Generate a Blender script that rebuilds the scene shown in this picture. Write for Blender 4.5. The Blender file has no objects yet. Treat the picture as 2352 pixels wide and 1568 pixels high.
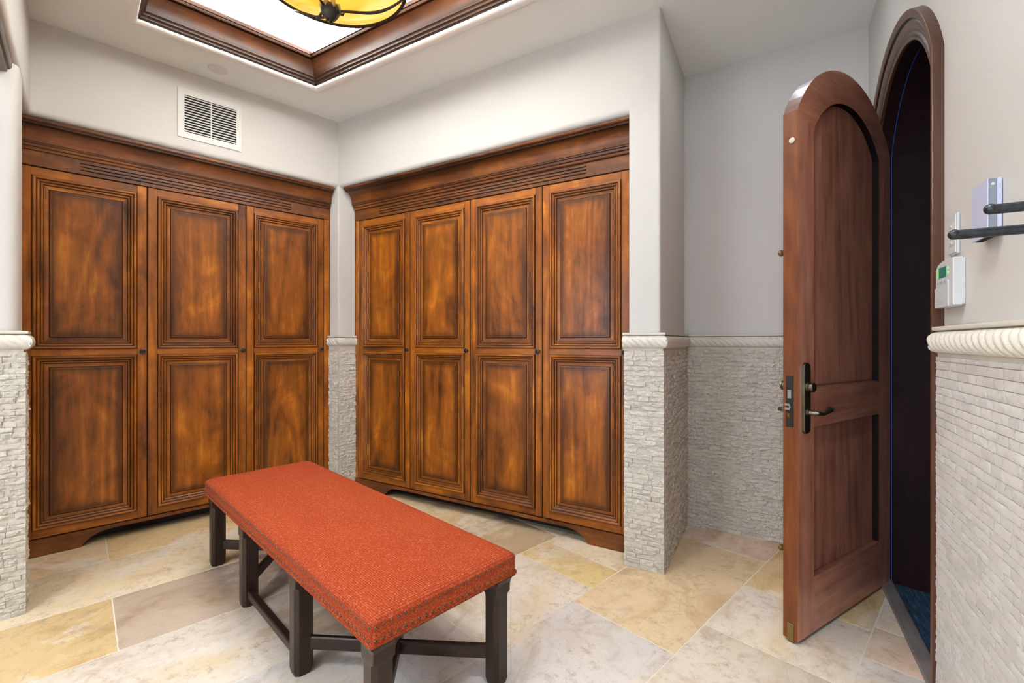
import bpy, math, random
from mathutils import Vector, Matrix, noise
R = math.radians
sc = bpy.context.scene
COL = sc.collection

# ------------------------------------------------------------ camera, light, exposure
cam = bpy.data.cameras.new('camera'); camo = bpy.data.objects.new('camera', cam); COL.objects.link(camo)
cam.sensor_width = 36.0; cam.lens = 1040.0 / 2352.0 * 36.0
cam.clip_start = 0.02; cam.clip_end = 60
camo.location = (0, 0, 1.24); camo.rotation_euler = (R(90), 0, R(46.4))
sc.camera = camo
w = bpy.data.worlds.new('world'); sc.world = w; w.use_nodes = True
w.node_tree.nodes['Background'].inputs[0].default_value = (0.75, 0.85, 1.0, 1)
w.node_tree.nodes['Background'].inputs[1].default_value = 0.0
sc.view_settings.view_transform = 'Standard'; sc.view_settings.look = 'None'
sc.view_settings.exposure = 0.84; sc.view_settings.gamma = 1.0
sc.view_settings.use_curve_mapping = False

def area(name, loc, rot, sx, sy, power, color, spread=180):
    l = bpy.data.lights.new(name, 'AREA'); l.shape = 'RECTANGLE'; l.size = sx; l.size_y = sy
    l.energy = power; l.color = color; l.spread = R(spread)
    o = bpy.data.objects.new(name, l); COL.objects.link(o); o.location = loc; o.rotation_euler = rot
    return o
WARM = (1.0, 0.95, 0.89); COOL = (0.62, 0.77, 1.0)
# two added lights stand in for cool daylight behind camera, no window built
area('daylight_fill', (0.45, -2.55, 1.50), (R(90), 0, 0), 1.2, 1.9, 26, COOL)
area('daylight_fill', (-1.75, -2.55, 1.50), (R(90), 0, 0), 1.2, 1.9, 28, COOL)
# unseen ceiling lights: added fills for adjoining room and entry, one in the passage
area('fill_rear', (-1.3, -1.3, 2.98), (0, 0, 0), 0.5, 0.5, 22, (1.0, 0.97, 0.94))
area('fill_entry', (-0.25, 0.75, 3.035), (0, 0, 0), 0.16, 0.16, 10, (0.84, 0.91, 1.0), 150)
area('downlight_passage', (-0.72, 2.45, 3.02), (0, 0, 0), 0.2, 0.2, 1.2, (0.86, 0.90, 1.0))

A_ORG = (-3.68, 0.0); ANG_A = R(90)
EX, EY = -3.68, 1.533                    # meeting corner of the two cabinet walls
ANG_B = R(16.3); ANG_C = R(286.8); PC = (-0.158, 2.232)
bx, by = math.cos(ANG_B), math.sin(ANG_B)
sdx, sdy = math.cos(R(106.3)), math.sin(R(106.3))
J = (-1.373, EY + (-1.373 - EX) * by / bx)
K = (-1.212, EY + (-1.212 - EX) * by / bx)
L = (K[0] + sdx * 0.755, K[1] + sdy * 0.755)
DC = (-0.474, L[1] + (-0.474 - L[0]) * by / bx)
ZC = 3.04; ZH = 2.505
TR = [(-3.335, 0.17), (-3.335, 1.247), (-1.25, 1.857), (-0.757, 0.17)]

# ------------------------------------------------------------ materials
MATS = {}
def nt(name):
    m = bpy.data.materials.new(name); m.use_nodes = True; t = m.node_tree
    MATS[name] = m
    return m, t, t.nodes, t.nodes['Principled BSDF']
def N(t, typ, **kw):
    n = t.nodes.new(typ)
    for k, v in kw.items():
        if hasattr(n, k): setattr(n, k, v)
    return n
def ramp(t, stops, fac):
    r = t.nodes.new('ShaderNodeValToRGB'); e = r.color_ramp.elements
    while len(e) < len(stops): e.new(0.5)
    for i, (p, c) in enumerate(stops):
        e[i].position = p; e[i].color = (*c, 1)
    t.links.new(fac, r.inputs[0]); return r.outputs[0]
def mixc(t, fac, a, b, mode='MIX'):
    m = t.nodes.new('ShaderNodeMix'); m.data_type = 'RGBA'; m.blend_type = mode
    for i, v in ((0, fac), (6, a), (7, b)):
        if isinstance(v, (int, float)): m.inputs[i].default_value = v
        elif isinstance(v, tuple): m.inputs[i].default_value = (*v, 1)
        else: t.links.new(v, m.inputs[i])
    return m.outputs[2]
def math_(t, op, a, b=0.0, c=None):
    m = t.nodes.new('ShaderNodeMath'); m.operation = op
    for i, v in enumerate((a, b, c)):
        if v is None: continue
        if isinstance(v, (int, float)): m.inputs[i].default_value = v
        else: t.links.new(v, m.inputs[i])
    return m.outputs[0]
def noise_(t, vec, scale, detail=4, rough=0.55, dist=0.0):
    n = t.nodes.new('ShaderNodeTexNoise'); n.inputs['Scale'].default_value = scale
    n.inputs['Detail'].default_value = detail; n.inputs['Roughness'].default_value = rough
    n.inputs['Distortion'].default_value = dist
    t.links.new(vec, n.inputs['Vector']); return n.outputs[0]
def mapping(t, scale=(1, 1, 1), rnd=True):
    tc = t.nodes.new('ShaderNodeTexCoord'); mp = t.nodes.new('ShaderNodeMapping')
    mp.inputs['Scale'].default_value = scale
    src = tc.outputs['Object']
    if rnd:
        oi = t.nodes.new('ShaderNodeObjectInfo')
        mul = t.nodes.new('ShaderNodeVectorMath'); mul.operation = 'SCALE'
        mul.inputs[0].default_value = (7.3, 3.1, 11.7); t.links.new(oi.outputs['Random'], mul.inputs['Scale'])
        add = t.nodes.new('ShaderNodeVectorMath'); add.operation = 'ADD'
        t.links.new(src, add.inputs[0]); t.links.new(mul.outputs[0], add.inputs[1]); src = add.outputs[0]
    t.links.new(src, mp.inputs['Vector']); return mp.outputs[0]
def bump(t, b, h, strength=0.2, dist=0.01):
    n = t.nodes.new('ShaderNodeBump'); n.inputs['Strength'].default_value = strength
    n.inputs['Distance'].default_value = dist
    t.links.new(h, n.inputs['Height']); t.links.new(n.outputs[0], b.inputs['Normal'])
def attr(t, name, typ='Fac'):
    a = t.nodes.new('ShaderNodeAttribute'); a.attribute_name = name; return a.outputs[typ]

def simple(name, col, rough=0.5, metal=0.0, **kw):
    m, t, n, b = nt(name)
    v = mapping(t)
    f = noise_(t, v, kw.get('nscale', 30), 3)
    k = kw.get('var', 0.08)
    c = mixc(t, f, tuple(max(0, x * (1 - k)) for x in col), tuple(min(1, x * (1 + k)) for x in col))
    t.links.new(c, b.inputs['Base Color'])
    b.inputs['Roughness'].default_value = rough; b.inputs['Metallic'].default_value = metal
    if kw.get('coat'): b.inputs['Coat Weight'].default_value = kw['coat']; b.inputs['Coat Roughness'].default_value = 0.15
    if kw.get('emit'):
        b.inputs['Emission Color'].default_value = (*kw['emit'], 1); b.inputs['Emission Strength'].default_value = kw.get('es', 1)
    if kw.get('bump'): bump(t, b, f, kw['bump'], 0.002)
    return m

def plaster(name, col):
    m, t, n, b = nt(name)
    v = mapping(t, rnd=False)
    f = noise_(t, v, 2.2, 5, 0.6, 0.6); g = noise_(t, v, 14, 4)
    c = mixc(t, f, tuple(x * 0.955 for x in col), tuple(x * 1.03 for x in col))
    t.links.new(c, b.inputs['Base Color']); b.inputs['Roughness'].default_value = 0.62
    h = math_(t, 'ADD', f, math_(t, 'MULTIPLY', g, 0.12)); bump(t, b, h, 0.25, 0.01)
    return m
plaster('plaster', (0.61, 0.585, 0.54))
plaster('plaster_ceiling', (0.84, 0.85, 0.82))  # same plaster as the walls, lightened in place of missing bounce light
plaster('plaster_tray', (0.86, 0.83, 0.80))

def wood(name, axis, dark, mid, light, coat=0.14, rough=0.42, blotch=1.0, fine=1.0, knots=True, spec=0.3):
    m, t, n, b = nt(name)
    s = [9.0, 9.0, 9.0]; s[axis] = 0.85
    v = mapping(t, tuple(s))
    s2 = [1.0, 1.0, 1.0]; s2[axis] = 0.6
    v2 = mapping(t, tuple(s2))
    grain = noise_(t, v, 5.0, 8, 0.65, 0.25)
    rings = noise_(t, v, 0.30, 2, 0.40, 0.8)
    rr = math_(t, 'PINGPONG', math_(t, 'MULTIPLY', rings, 16.0), 1.0)
    blo = noise_(t, v2, 4.2, 4, 0.6, 0.8)
    f = math_(t, 'ADD', math_(t, 'MULTIPLY', grain, 0.40 * fine), math_(t, 'MULTIPLY', rr, 0.13))
    f = math_(t, 'ADD', f, math_(t, 'MULTIPLY', blo, 0.78 * blotch))
    f = math_(t, 'SUBTRACT', f, 0.375 * blotch - 0.22 * (1.0 - fine) - 0.09)
    col = ramp(t, [(0.12, dark), (0.42, mid), (0.74, light)], f)
    if knots:
        s3 = [1.0, 1.0, 1.0]; s3[axis] = 0.5
        v3 = mapping(t, tuple(s3))
        vo = t.nodes.new('ShaderNodeTexVoronoi'); vo.inputs['Scale'].default_value = 3.2
        t.links.new(v3, vo.inputs['Vector'])
        kn = math_(t, 'SMOOTH_MIN', math_(t, 'MULTIPLY', vo.outputs['Distance'], 9.0), 1.0, 0.1)
        kn2 = math_(t, 'SUBTRACT', 1.0, kn)
        col = mixc(t, math_(t, 'MULTIPLY', kn2, 0.55), col, tuple(x * 0.35 for x in dark))
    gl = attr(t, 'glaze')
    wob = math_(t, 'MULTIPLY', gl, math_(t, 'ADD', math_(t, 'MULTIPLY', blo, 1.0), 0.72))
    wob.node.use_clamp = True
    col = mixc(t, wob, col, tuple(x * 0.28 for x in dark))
    t.links.new(col, b.inputs['Base Color'])
    b.inputs['Roughness'].default_value = rough; b.inputs['Specular IOR Level'].default_value = spec
    b.inputs['Coat Weight'].default_value = coat; b.inputs['Coat Roughness'].default_value = 0.30 if coat > .9 else 0.22
    bump(t, b, math_(t, 'ADD', grain, math_(t, 'MULTIPLY', blo, 0.4)), 0.12, 0.004)
    return m
AL = ((0.045, 0.011, 0.002), (0.30, 0.086, 0.006), (0.78, 0.265, 0.014))
for i, ax in enumerate('xyz'): wood('alder_' + ax, i, *AL)
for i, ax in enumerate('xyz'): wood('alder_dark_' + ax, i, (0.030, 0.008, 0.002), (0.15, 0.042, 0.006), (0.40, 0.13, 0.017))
CR = ((0.030, 0.009, 0.003), (0.085, 0.028, 0.009), (0.17, 0.062, 0.022))
for i, ax in enumerate('xyz'): wood('crown_' + ax, i, *CR, coat=0.12, rough=0.42)
wood('casing_wood', 2, (0.045, 0.016, 0.008), (0.115, 0.044, 0.022), (0.20, 0.082, 0.042), coat=0.25, rough=0.4, blotch=0.8, knots=False)
MH = ((0.28, 0.096, 0.056), (0.60, 0.245, 0.15), (0.84, 0.40, 0.25))
for i, ax in enumerate('xyz'): wood('mahogany_' + ax, i, *MH, coat=0.5, rough=0.42, blotch=0.55, fine=1.35, knots=False)
wood('mahogany_gloss', 2, (0.10, 0.05, 0.04), (0.20, 0.11, 0.09), (0.30, 0.18, 0.15), coat=1.0, rough=0.25, blotch=0.3, knots=False)  # paler, glossier copy of the edge wood, colouring in the arch's highlight
wood('mahogany_edge', 2, (0.07, 0.016, 0.004), (0.17, 0.045, 0.009), (0.28, 0.09, 0.02), coat=0.1, rough=0.45, blotch=0.5, fine=1.5, knots=False)
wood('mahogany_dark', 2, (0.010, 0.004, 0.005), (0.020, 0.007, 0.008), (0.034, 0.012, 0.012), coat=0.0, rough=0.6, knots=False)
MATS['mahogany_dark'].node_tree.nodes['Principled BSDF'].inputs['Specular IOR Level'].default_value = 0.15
BW = ((0.012, 0.006, 0.004), (0.032, 0.016, 0.010), (0.075, 0.040, 0.024))
for i, ax in enumerate('xyz'): wood('walnut_' + ax, i, *BW, coat=0.12, rough=0.42, blotch=0.6, fine=1.2, knots=False)
wood('grey_wood', 0, (0.05, 0.042, 0.036), (0.11, 0.095, 0.08), (0.19, 0.165, 0.14), coat=0.1, rough=0.5, knots=False)
wood('threshold_wood', 0, (0.10, 0.085, 0.08), (0.20, 0.175, 0.165), (0.33, 0.29, 0.28), coat=0.2, rough=0.4, knots=False)

def stone(name, c0, c1, vein, bs=0.85):
    m, t, n, b = nt(name)
    v = mapping(t, rnd=False)
    f = noise_(t, v, 11, 6, 0.6, 0.5); g = noise_(t, v, 90, 5, 0.7)
    c = mixc(t, f, c0, c1)
    ve = ramp(t, [(0.60, (0, 0, 0)), (0.72, (1, 1, 1))], noise_(t, v, 7, 5, 0.7, 1.2))
    c = mixc(t, math_(t, 'MULTIPLY', ve, 0.30), c, vein)
    c = mixc(t, math_(t, 'MULTIPLY', attr(t, 'tone'), 0.35), c, tuple(x * 0.72 for x in c0))
    t.links.new(c, b.inputs['Base Color']); b.inputs['Roughness'].default_value = 0.8
    bump(t, b, math_(t, 'ADD', g, math_(t, 'MULTIPLY', noise_(t, v, 32, 4), 1.5)), bs, 0.006)
    return m
stone('split_stone', (0.62, 0.56, 0.465), (0.72, 0.67, 0.57), (0.60, 0.49, 0.35))
stone('rope_stone', (0.62, 0.57, 0.48), (0.74, 0.70, 0.61), (0.66, 0.50, 0.30), 0.10)
stone('smooth_stone', (0.57, 0.54, 0.49), (0.70, 0.67, 0.63), (0.36, 0.25, 0.14), 0.3)

def travertine():
    m, t, n, b = nt('travertine')
    v = mapping(t, rnd=False); vs = mapping(t, (1.7, 1.0, 1.0), rnd=False)
    tint = attr(t, 'tint', 'Color')
    f = noise_(t, vs, 2.6, 7, 0.62, 1.1); g = noise_(t, v, 22, 8, 0.78)
    k = ramp(t, [(0.30, (0.66, 0.56, 0.44)), (0.50, (1, 1, 1)), (0.74, (1.0, 0.99, 0.97))], f)
    c = mixc(t, 1.0, tint, k, 'MULTIPLY')
    hi = ramp(t, [(0.53, (0, 0, 0)), (0.60, (1, 1, 1))], noise_(t, vs, 1.6, 7, 0.62, 0.9))
    c = mixc(t, math_(t, 'MULTIPLY', hi, 0.62), c, (0.88, 0.81, 0.70))
    gold = ramp(t, [(0.50, (0, 0, 0)), (0.70, (1, 1, 1))], noise_(t, mapping(t, (2.2, 1.2, 1), rnd=False), 1.3, 5, 0.6, 0.7))
    c = mixc(t, math_(t, 'MULTIPLY', gold, 0.55), c, (0.78, 0.56, 0.26))
    sp = ramp(t, [(0.36, (1, 1, 1)), (0.50, (0, 0, 0))], g)
    pm = ramp(t, [(0.40, (0.25, 0.25, 0.25)), (0.62, (1, 1, 1))], noise_(t, vs, 3.6, 3, 0.5, 0.5))
    c = mixc(t, math_(t, 'MULTIPLY', math_(t, 'MULTIPLY', sp, pm), 0.75), c, (0.38, 0.28, 0.18))
    fn = noise_(t, v, 150, 4, 0.8)
    c = mixc(t, math_(t, 'MULTIPLY', math_(t, 'SUBTRACT', 0.75, fn), 0.55), c, (0.42, 0.33, 0.24))
    pz = noise_(t, vs, 3.2, 3, 0.5, 0.5)
    pit = math_(t, 'MULTIPLY', ramp(t, [(0.57, (0, 0, 0)), (0.70, (1, 1, 1))], noise_(t, mapping(t, (1.3, 1, 1), rnd=False), 130, 4, 0.75)),
                ramp(t, [(0.50, (0, 0, 0)), (0.62, (1, 1, 1))], pz))
    c = mixc(t, math_(t, 'MULTIPLY', pit, 0.8), c, (0.13, 0.10, 0.08))
    t.links.new(c, b.inputs['Base Color']); b.inputs['Roughness'].default_value = 0.42
    b.inputs['Specular IOR Level'].default_value = 0.35
    h = math_(t, 'SUBTRACT', math_(t, 'ADD', math_(t, 'MULTIPLY', g, 0.25), f), math_(t, 'MULTIPLY', pit, 0.8))
    bump(t, b, h, 0.25, 0.006)
travertine()
simple('grout', (0.78, 0.71, 0.60), 0.9, nscale=60, var=0.15, bump=0.3)

def fabric():
    m, t, n, b = nt('red_fabric')
    tc = t.nodes.new('ShaderNodeTexCoord'); sep = t.nodes.new('ShaderNodeSeparateXYZ')
    t.links.new(tc.outputs['Object'], sep.inputs[0])
    v = mapping(t, rnd=False)
    P = 2 * math.pi / 0.0078
    wx = math_(t, 'SINE', math_(t, 'MULTIPLY', sep.outputs[0], P))
    yz = math_(t, 'SUBTRACT', sep.outputs[1], sep.outputs[2])
    wy = math_(t, 'SINE', math_(t, 'MULTIPLY', yz, P))
    wv = math_(t, 'ADD', math_(t, 'MULTIPLY', wx, 0.5), math_(t, 'MULTIPLY', wy, 0.5))
    h = math_(t, 'ADD', math_(t, 'MULTIPLY', wv, 0.5), 0.5)
    n1 = noise_(t, v, 150, 2, 0.6); n2 = noise_(t, v, 3.5, 4, 0.6, 0.6)
    base = mixc(t, n2, (0.36, 0.042, 0.010), (0.47, 0.072, 0.018))
    c = mixc(t, math_(t, 'MULTIPLY', math_(t, 'SUBTRACT', 1.0, h), 0.75), base, (0.16, 0.020, 0.006))
    fl = ramp(t, [(0.50, (0, 0, 0)), (0.68, (1, 1, 1))], n1)
    c = mixc(t, math_(t, 'MULTIPLY', math_(t, 'MULTIPLY', fl, h), 0.60), c, (0.62, 0.26, 0.12))
    t.links.new(c, b.inputs['Base Color']); b.inputs['Roughness'].default_value = 0.85
    b.inputs['Sheen Weight'].default_value = 0.0; b.inputs['Specular IOR Level'].default_value = 0.15; b.inputs['Sheen Roughness'].default_value = 0.5
    b.inputs['Sheen Tint'].default_value = (1.0, 0.75, 0.6, 1)
    bump(t, b, math_(t, 'ADD', h, math_(t, 'MULTIPLY', n1, 0.6)), 0.7, 0.002)
fabric()

def carpet():
    m, t, n, b = nt('blue_carpet')
    v = mapping(t, (1.0, 12.0, 1), rnd=False)
    f = noise_(t, v, 9, 4, 0.7)
    t.links.new(ramp(t, [(0.35, (0.008, 0.022, 0.045)), (0.6, (0.025, 0.085, 0.16)), (0.75, (0.12, 0.24, 0.36))], f), b.inputs['Base Color'])
    b.inputs['Roughness'].default_value = 0.95; bump(t, b, f, 0.6, 0.01)
carpet()
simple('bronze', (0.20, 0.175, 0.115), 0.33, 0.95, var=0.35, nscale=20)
simple('old_brass', (0.24, 0.17, 0.07), 0.35, 0.9, var=0.25)
simple('brass', (0.80, 0.55, 0.15), 0.25, 1.0)
simple('nickel', (0.40, 0.38, 0.34), 0.35, 1.0)
simple('black_iron', (0.012, 0.012, 0.013), 0.35, 0.4, coat=0.4)
simple('bar_iron', (0.05, 0.055, 0.06), 0.35, 0.8, var=0.6, nscale=80, bump=0.3)
simple('lamp_iron', (0.055, 0.045, 0.035), 0.42, 0.7, var=0.3)
simple('lamp_gold', (0.50, 0.38, 0.22), 0.45, 0.7, var=0.3)
simple('nail_metal', (0.12, 0.11, 0.085), 0.35, 0.9)
simple('white_paint', (0.64, 0.63, 0.59), 0.45, var=0.02)
simple('white_plastic', (0.62, 0.62, 0.61), 0.4, var=0.02)
simple('cool_white_plastic', (0.56, 0.58, 0.74), 0.35, var=0.02)
simple('grey_plastic', (0.24, 0.26, 0.285), 0.4, var=0.03)
simple('dark_void', (0.008, 0.007, 0.006), 0.9)
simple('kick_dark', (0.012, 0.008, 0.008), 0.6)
simple('lcd_green', (0.03, 0.16, 0.12), 0.25, emit=(0.02, 0.20, 0.14), es=0.10)
simple('led_green', (0.25, 0.8, 0.15), 0.3, emit=(0.25, 0.9, 0.15), es=0.12)
simple('legend_grey', (0.35, 0.37, 0.42), 0.5)
simple('blue_seal', (0.03, 0.12, 0.5), 0.25)

def amber():
    m, t, n, b = nt('amber_glass')
    v = mapping(t, rnd=False); f = noise_(t, v, 5, 4, 0.5, 0.8)
    c = ramp(t, [(0.3, (0.95, 0.40, 0.02)), (0.52, (1.0, 0.60, 0.07)), (0.75, (1.0, 0.78, 0.24))], f)
    b.inputs['Base Color'].default_value = (0.45, 0.20, 0.02, 1); b.inputs['Roughness'].default_value = 0.3
    t.links.new(c, b.inputs['Emission Color']); b.inputs['Emission Strength'].default_value = 0.62
amber()

# ------------------------------------------------------------ mesh helpers
class MB:
    def __init__(s): s.v = []; s.f = []; s.m = []; s.g = []; s.sm = []; s.tint = None
    def vert(s, p, g=0.0): s.v.append(tuple(p)); s.g.append(g); return len(s.v) - 1
    def face(s, idx, m=0): s.f.append(tuple(idx)); s.m.append(m)
    def box(s, a, b, m=0, g=0.0):
        x0, y0, z0 = a; x1, y1, z1 = b
        i = [s.vert((x, y, z), g) for z in (z0, z1) for y in (y0, y1) for x in (x0, x1)]
        for q in ((0, 2, 3, 1), (4, 5, 7, 6), (0, 1, 5, 4), (2, 6, 7, 3), (0, 4, 6, 2), (1, 3, 7, 5)):
            s.face([i[k] for k in q], m)
    def bbox(s, a, b, r=0.002, m=0, g=0.0):
        """box with chamfered edges"""
        x0, y0, z0 = a; x1, y1, z1 = b
        c = ((x0 + x1) / 2, (y0 + y1) / 2, (z0 + z1) / 2); h = ((x1 - x0) / 2, (y1 - y0) / 2, (z1 - z0) / 2)
        r = min(r, h[0] * .9, h[1] * .9, h[2] * .9)
        idx = {}
        for sx in (-1, 1):
            for sy in (-1, 1):
                for sz in (-1, 1):
                    for ax in range(3):
                        p = [sx * (h[0] - r), sy * (h[1] - r), sz * (h[2] - r)]
                        p[ax] = (sx, sy, sz)[ax] * h[ax]
                        idx[(sx, sy, sz, ax)] = s.vert((c[0] + p[0], c[1] + p[1], c[2] + p[2]), g)
        o = [(-1, -1), (1, -1), (1, 1), (-1, 1)]
        def k(ax, d, u, v2):
            q = [0, 0, 0]; q[ax] = d; q[(ax + 1) % 3] = u; q[(ax + 2) % 3] = v2; return q
        for ax in range(3):
            for d in (-1, 1):
                ids = [idx[(*k(ax, d, u, v2), ax)] for u, v2 in o]
                s.face(ids if d > 0 else ids[::-1], m)
        for ax in range(3):
            a1, a2 = (ax + 1) % 3, (ax + 2) % 3
            for u in (-1, 1):
                for v2 in (-1, 1):
                    p0, p1 = k(ax, -1, u, v2), k(ax, 1, u, v2)
                    q = [idx[(*p0, a1)], idx[(*p1, a1)], idx[(*p1, a2)], idx[(*p0, a2)]]
                    s.face(q if u * v2 < 0 else q[::-1], m)
        for sx in (-1, 1):
            for sy in (-1, 1):
                for sz in (-1, 1):
                    q = [idx[(sx, sy, sz, a)] for a in range(3)]
                    s.face(q if sx * sy * sz > 0 else q[::-1], m)
    def rings(s, rings, closed=True, caps=(False, False), m=0, gl=None):
        n = len(rings[0]); ids = []
        for k, r in enumerate(rings):
            ids.append([s.vert(p, gl[k] if gl else 0.0) for p in r])
        for a, b in zip(ids, ids[1:]):
            for i in range(n if closed else n - 1):
                j = (i + 1) % n; s.face((a[i], a[j], b[j], b[i]), m)
        if caps[0]: s.face(ids[0][::-1], m)
        if caps[1]: s.face(ids[-1], m)
        return ids
    def tube(s, pts, r, n=10, m=0, caps=True):
        pts = [Vector(p) for p in pts]; rs = r if isinstance(r, (list, tuple)) else [r] * len(pts)
        rings = []
        t0 = (pts[1] - pts[0]).normalized()
        up = Vector((0, 0, 1)) if abs(t0.z) < 0.9 else Vector((1, 0, 0))
        nrm = t0.cross(up).normalized()
        for i, p in enumerate(pts):
            t = (pts[min(i + 1, len(pts) - 1)] - pts[max(i - 1, 0)]).normalized()
            nrm = (nrm - t * nrm.dot(t)).normalized(); bn = t.cross(nrm)
            rings.append([p + (nrm * math.cos(a) + bn * math.sin(a)) * rs[i] for a in [2 * math.pi * k / n for k in range(n)]])
        s.rings(rings, True, (caps, caps), m)
    def lathe(s, prof, o=(0, 0, 0), axis='z', n=24, m=0, caps=True, sq=1.0):
        def P(r, h, a):
            u, v2 = r * math.cos(a), r * math.sin(a) * sq
            d = {'z': (u, v2, h), 'y': (u, h, -v2), 'x': (h, u, v2)}[axis]
            return (o[0] + d[0], o[1] + d[1], o[2] + d[2])
        s.rings([[P(r, h, 2 * math.pi * k / n) for k in range(n)] for r, h in prof], True, (caps, caps), m)
    def prism(s, poly, z0, z1, m=0):
        a = [s.vert((x, y, z0)) for x, y in poly]; b = [s.vert((x, y, z1)) for x, y in poly]
        n = len(poly)
        for i in range(n): j = (i + 1) % n; s.face((a[i], a[j], b[j], b[i]), m)
        s.face(a[::-1], m); s.face(b, m)
    def extrude_x(s, prof, x0, x1, m=0, gl=None, mit=(0, 0)):
        """closed profile of (y,z) along local x; mit shifts each end in proportion to -y"""
        r0 = [(x0 + mit[0] * (-y), y, z) for y, z in prof]; r1 = [(x1 + mit[1] * (-y), y, z) for y, z in prof]
        a = [s.vert(p, gl[i] if gl else 0) for i, p in enumerate(r0)]; b = [s.vert(p, gl[i] if gl else 0) for i, p in enumerate(r1)]
        n = len(prof)
        for i in range(n): j = (i + 1) % n; s.face((a[i], a[j], b[j], b[i]), m)
        s.face(a[::-1], m); s.face(b, m)
    def build(s, name, mats, parent=None, loc=(0, 0, 0), rz=0.0, angle=35, kind=None, glaze=True, tone=None):
        me = bpy.data.meshes.new(name); me.from_pydata(s.v, [], s.f); me.update()
        for mm in (mats if isinstance(mats, (list, tuple)) else [mats]): me.materials.append(MATS[mm])
        me.polygons.foreach_set('material_index', s.m)
        if any(s.g):
            at = me.attributes.new('tone' if tone else 'glaze', 'FLOAT', 'POINT'); at.data.foreach_set('value', s.g)
        if s.tint:
            at = me.attributes.new('tint', 'FLOAT_COLOR', 'POINT')
            at.data.foreach_set('color', [c for q in s.tint for c in (*q, 1.0)])
        import bmesh
        bm = bmesh.new(); bm.from_mesh(me); bmesh.ops.recalc_face_normals(bm, faces=bm.faces); bm.to_mesh(me); bm.free()
        me.polygons.foreach_set('use_smooth', [True] * len(me.polygons))
        me.set_sharp_from_angle(angle=R(angle))
        o = bpy.data.objects.new(name, me); COL.objects.link(o)
        o.location = loc; o.rotation_euler = (0, 0, rz)
        if parent: o.parent = parent
        if kind: o['kind'] = kind
        return o
def struct(name, mb, mats, loc=(0, 0, 0), rz=0.0, **kw):
    return mb.build(name, mats, None, loc, rz, kind='structure', **kw)
def empty(name, loc, rz=0.0, label=None, cat=None, group=None, kind=None):
    o = bpy.data.objects.new(name, None); COL.objects.link(o); o.location = loc; o.rotation_euler = (0, 0, rz)
    o.empty_display_size = 0.1
    if label: o['label'] = label
    if cat: o['category'] = cat
    if group: o['group'] = group
    if kind: o['kind'] = kind
    return o
def tag(o, label, cat, group=None):
    o['label'] = label; o['category'] = cat
    if group: o['group'] = group
    return o
def arc(cx, cz, r, a0, a1, n): return [(cx + r * math.cos(a0 + (a1 - a0) * i / n), cz + r * math.sin(a0 + (a1 - a0) * i / n)) for i in range(n + 1)]

# ------------------------------------------------------------ room shell
def header(name, org, ang, x0, x1, thick, z0=ZH, r=0.035):
    p = [(thick, z0), (thick, ZC), (0, ZC)] + [(r - r * math.cos(a), z0 + r - r * math.sin(a)) for a in [R(90) * k / 7 for k in range(8)]]
    m = MB(); m.extrude_x(p, x0, x1); return struct(name, m, 'plaster', (*org, 0), ang)
header('wall_left', A_ORG, ANG_A, -0.45, EY + 0.0, 0.45)
header('wall_back', (EX, EY), ANG_B, 0.0, (J[0] - EX) / bx, 0.45)
header('wall_front', (0, -0.205), R(180), -0.9, 3.68, 0.10, 2.50)       # header over the wide opening to the adjoining room

def rounded_prism(name, pts, radii, z0, z1):
    poly = []
    n = len(pts)
    for i in range(n):
        p = Vector(pts[i]); a = Vector(pts[i - 1]); b = Vector(pts[(i + 1) % n]); r = radii[i]
        if r == 0: poly.append(tuple(p)); continue
        u = (a - p).normalized(); v = (b - p).normalized()
        for k in range(7):
            q = k / 6.0
            A = p + u * r; B = p + v * r
            c = A * (1 - q) ** 2 + p * 2 * q * (1 - q) + B * q ** 2
            poly.append(tuple(c))
    m = MB(); m.prism(poly, z0, z1); return struct(name, m, 'plaster')
back = 0.45
rounded_prism('wall_corner', [(EX, EY), (EX, EY + .140), (EX - bx * .098, EY - by * .098 + .140), (EX - bx * .098, EY - by * .098)], [0.012, 0, 0, 0], 0, ZC)
M_ = (J[0] + sdx * 0.755, J[1] + sdy * 0.755)
rounded_prism('wall_pier', [J, K, L, M_], [0, 0.016, 0, 0], 0, ZC)
rounded_prism('wall_passage', [L, (DC[0] + 0.3 * bx, DC[1] + 0.3 * by), (DC[0] + 0.3 * bx + sdx * .2, DC[1] + 0.3 * by + sdy * .2), (L[0] + sdx * .2, L[1] + sdy * .2)], [0, 0, 0, 0], 0, ZC)
rounded_prism('wall_stub', [(-3.04, -0.205), (-3.22, -0.205), (-3.22, -2.6), (-3.04, -2.6)], [0.045, 0.02, 0, 0], 0, 2.50)
rounded_prism('wall_niche', [(-3.62, -0.32), (-4.15, -0.32), (-4.15, -0.42), (-3.62, -0.42)], [0, 0, 0, 0], 0, ZC)
# backs of the two cabinet niches
rounded_prism('wall_recess', [(-4.13, -0.42), (-4.13, 1.42), (-4.23, 1.42), (-4.23, -0.42)], [0] * 4, 0, ZC)
q0 = (EX + sdx * .45, EY + sdy * .45); q1 = (J[0] + sdx * .45, J[1] + sdy * .45)
rounded_prism('wall_recess', [q0, q1, (q1[0] + sdx * .08, q1[1] + sdy * .08), (q0[0] + sdx * .08, q0[1] + sdy * .08)], [0] * 4, 0, ZC)
# adjoining room behind the camera
rounded_prism('wall_rear', [(-3.3, -2.7), (1.4, -2.7), (1.4, -2.6), (-3.3, -2.6)], [0] * 4, 0, ZC)
rounded_prism('wall_side', [(-3.22, -2.6), (-3.22, -0.42), (-3.30, -0.42), (-3.30, -2.6)], [0] * 4, 2.50, ZC)

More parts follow.
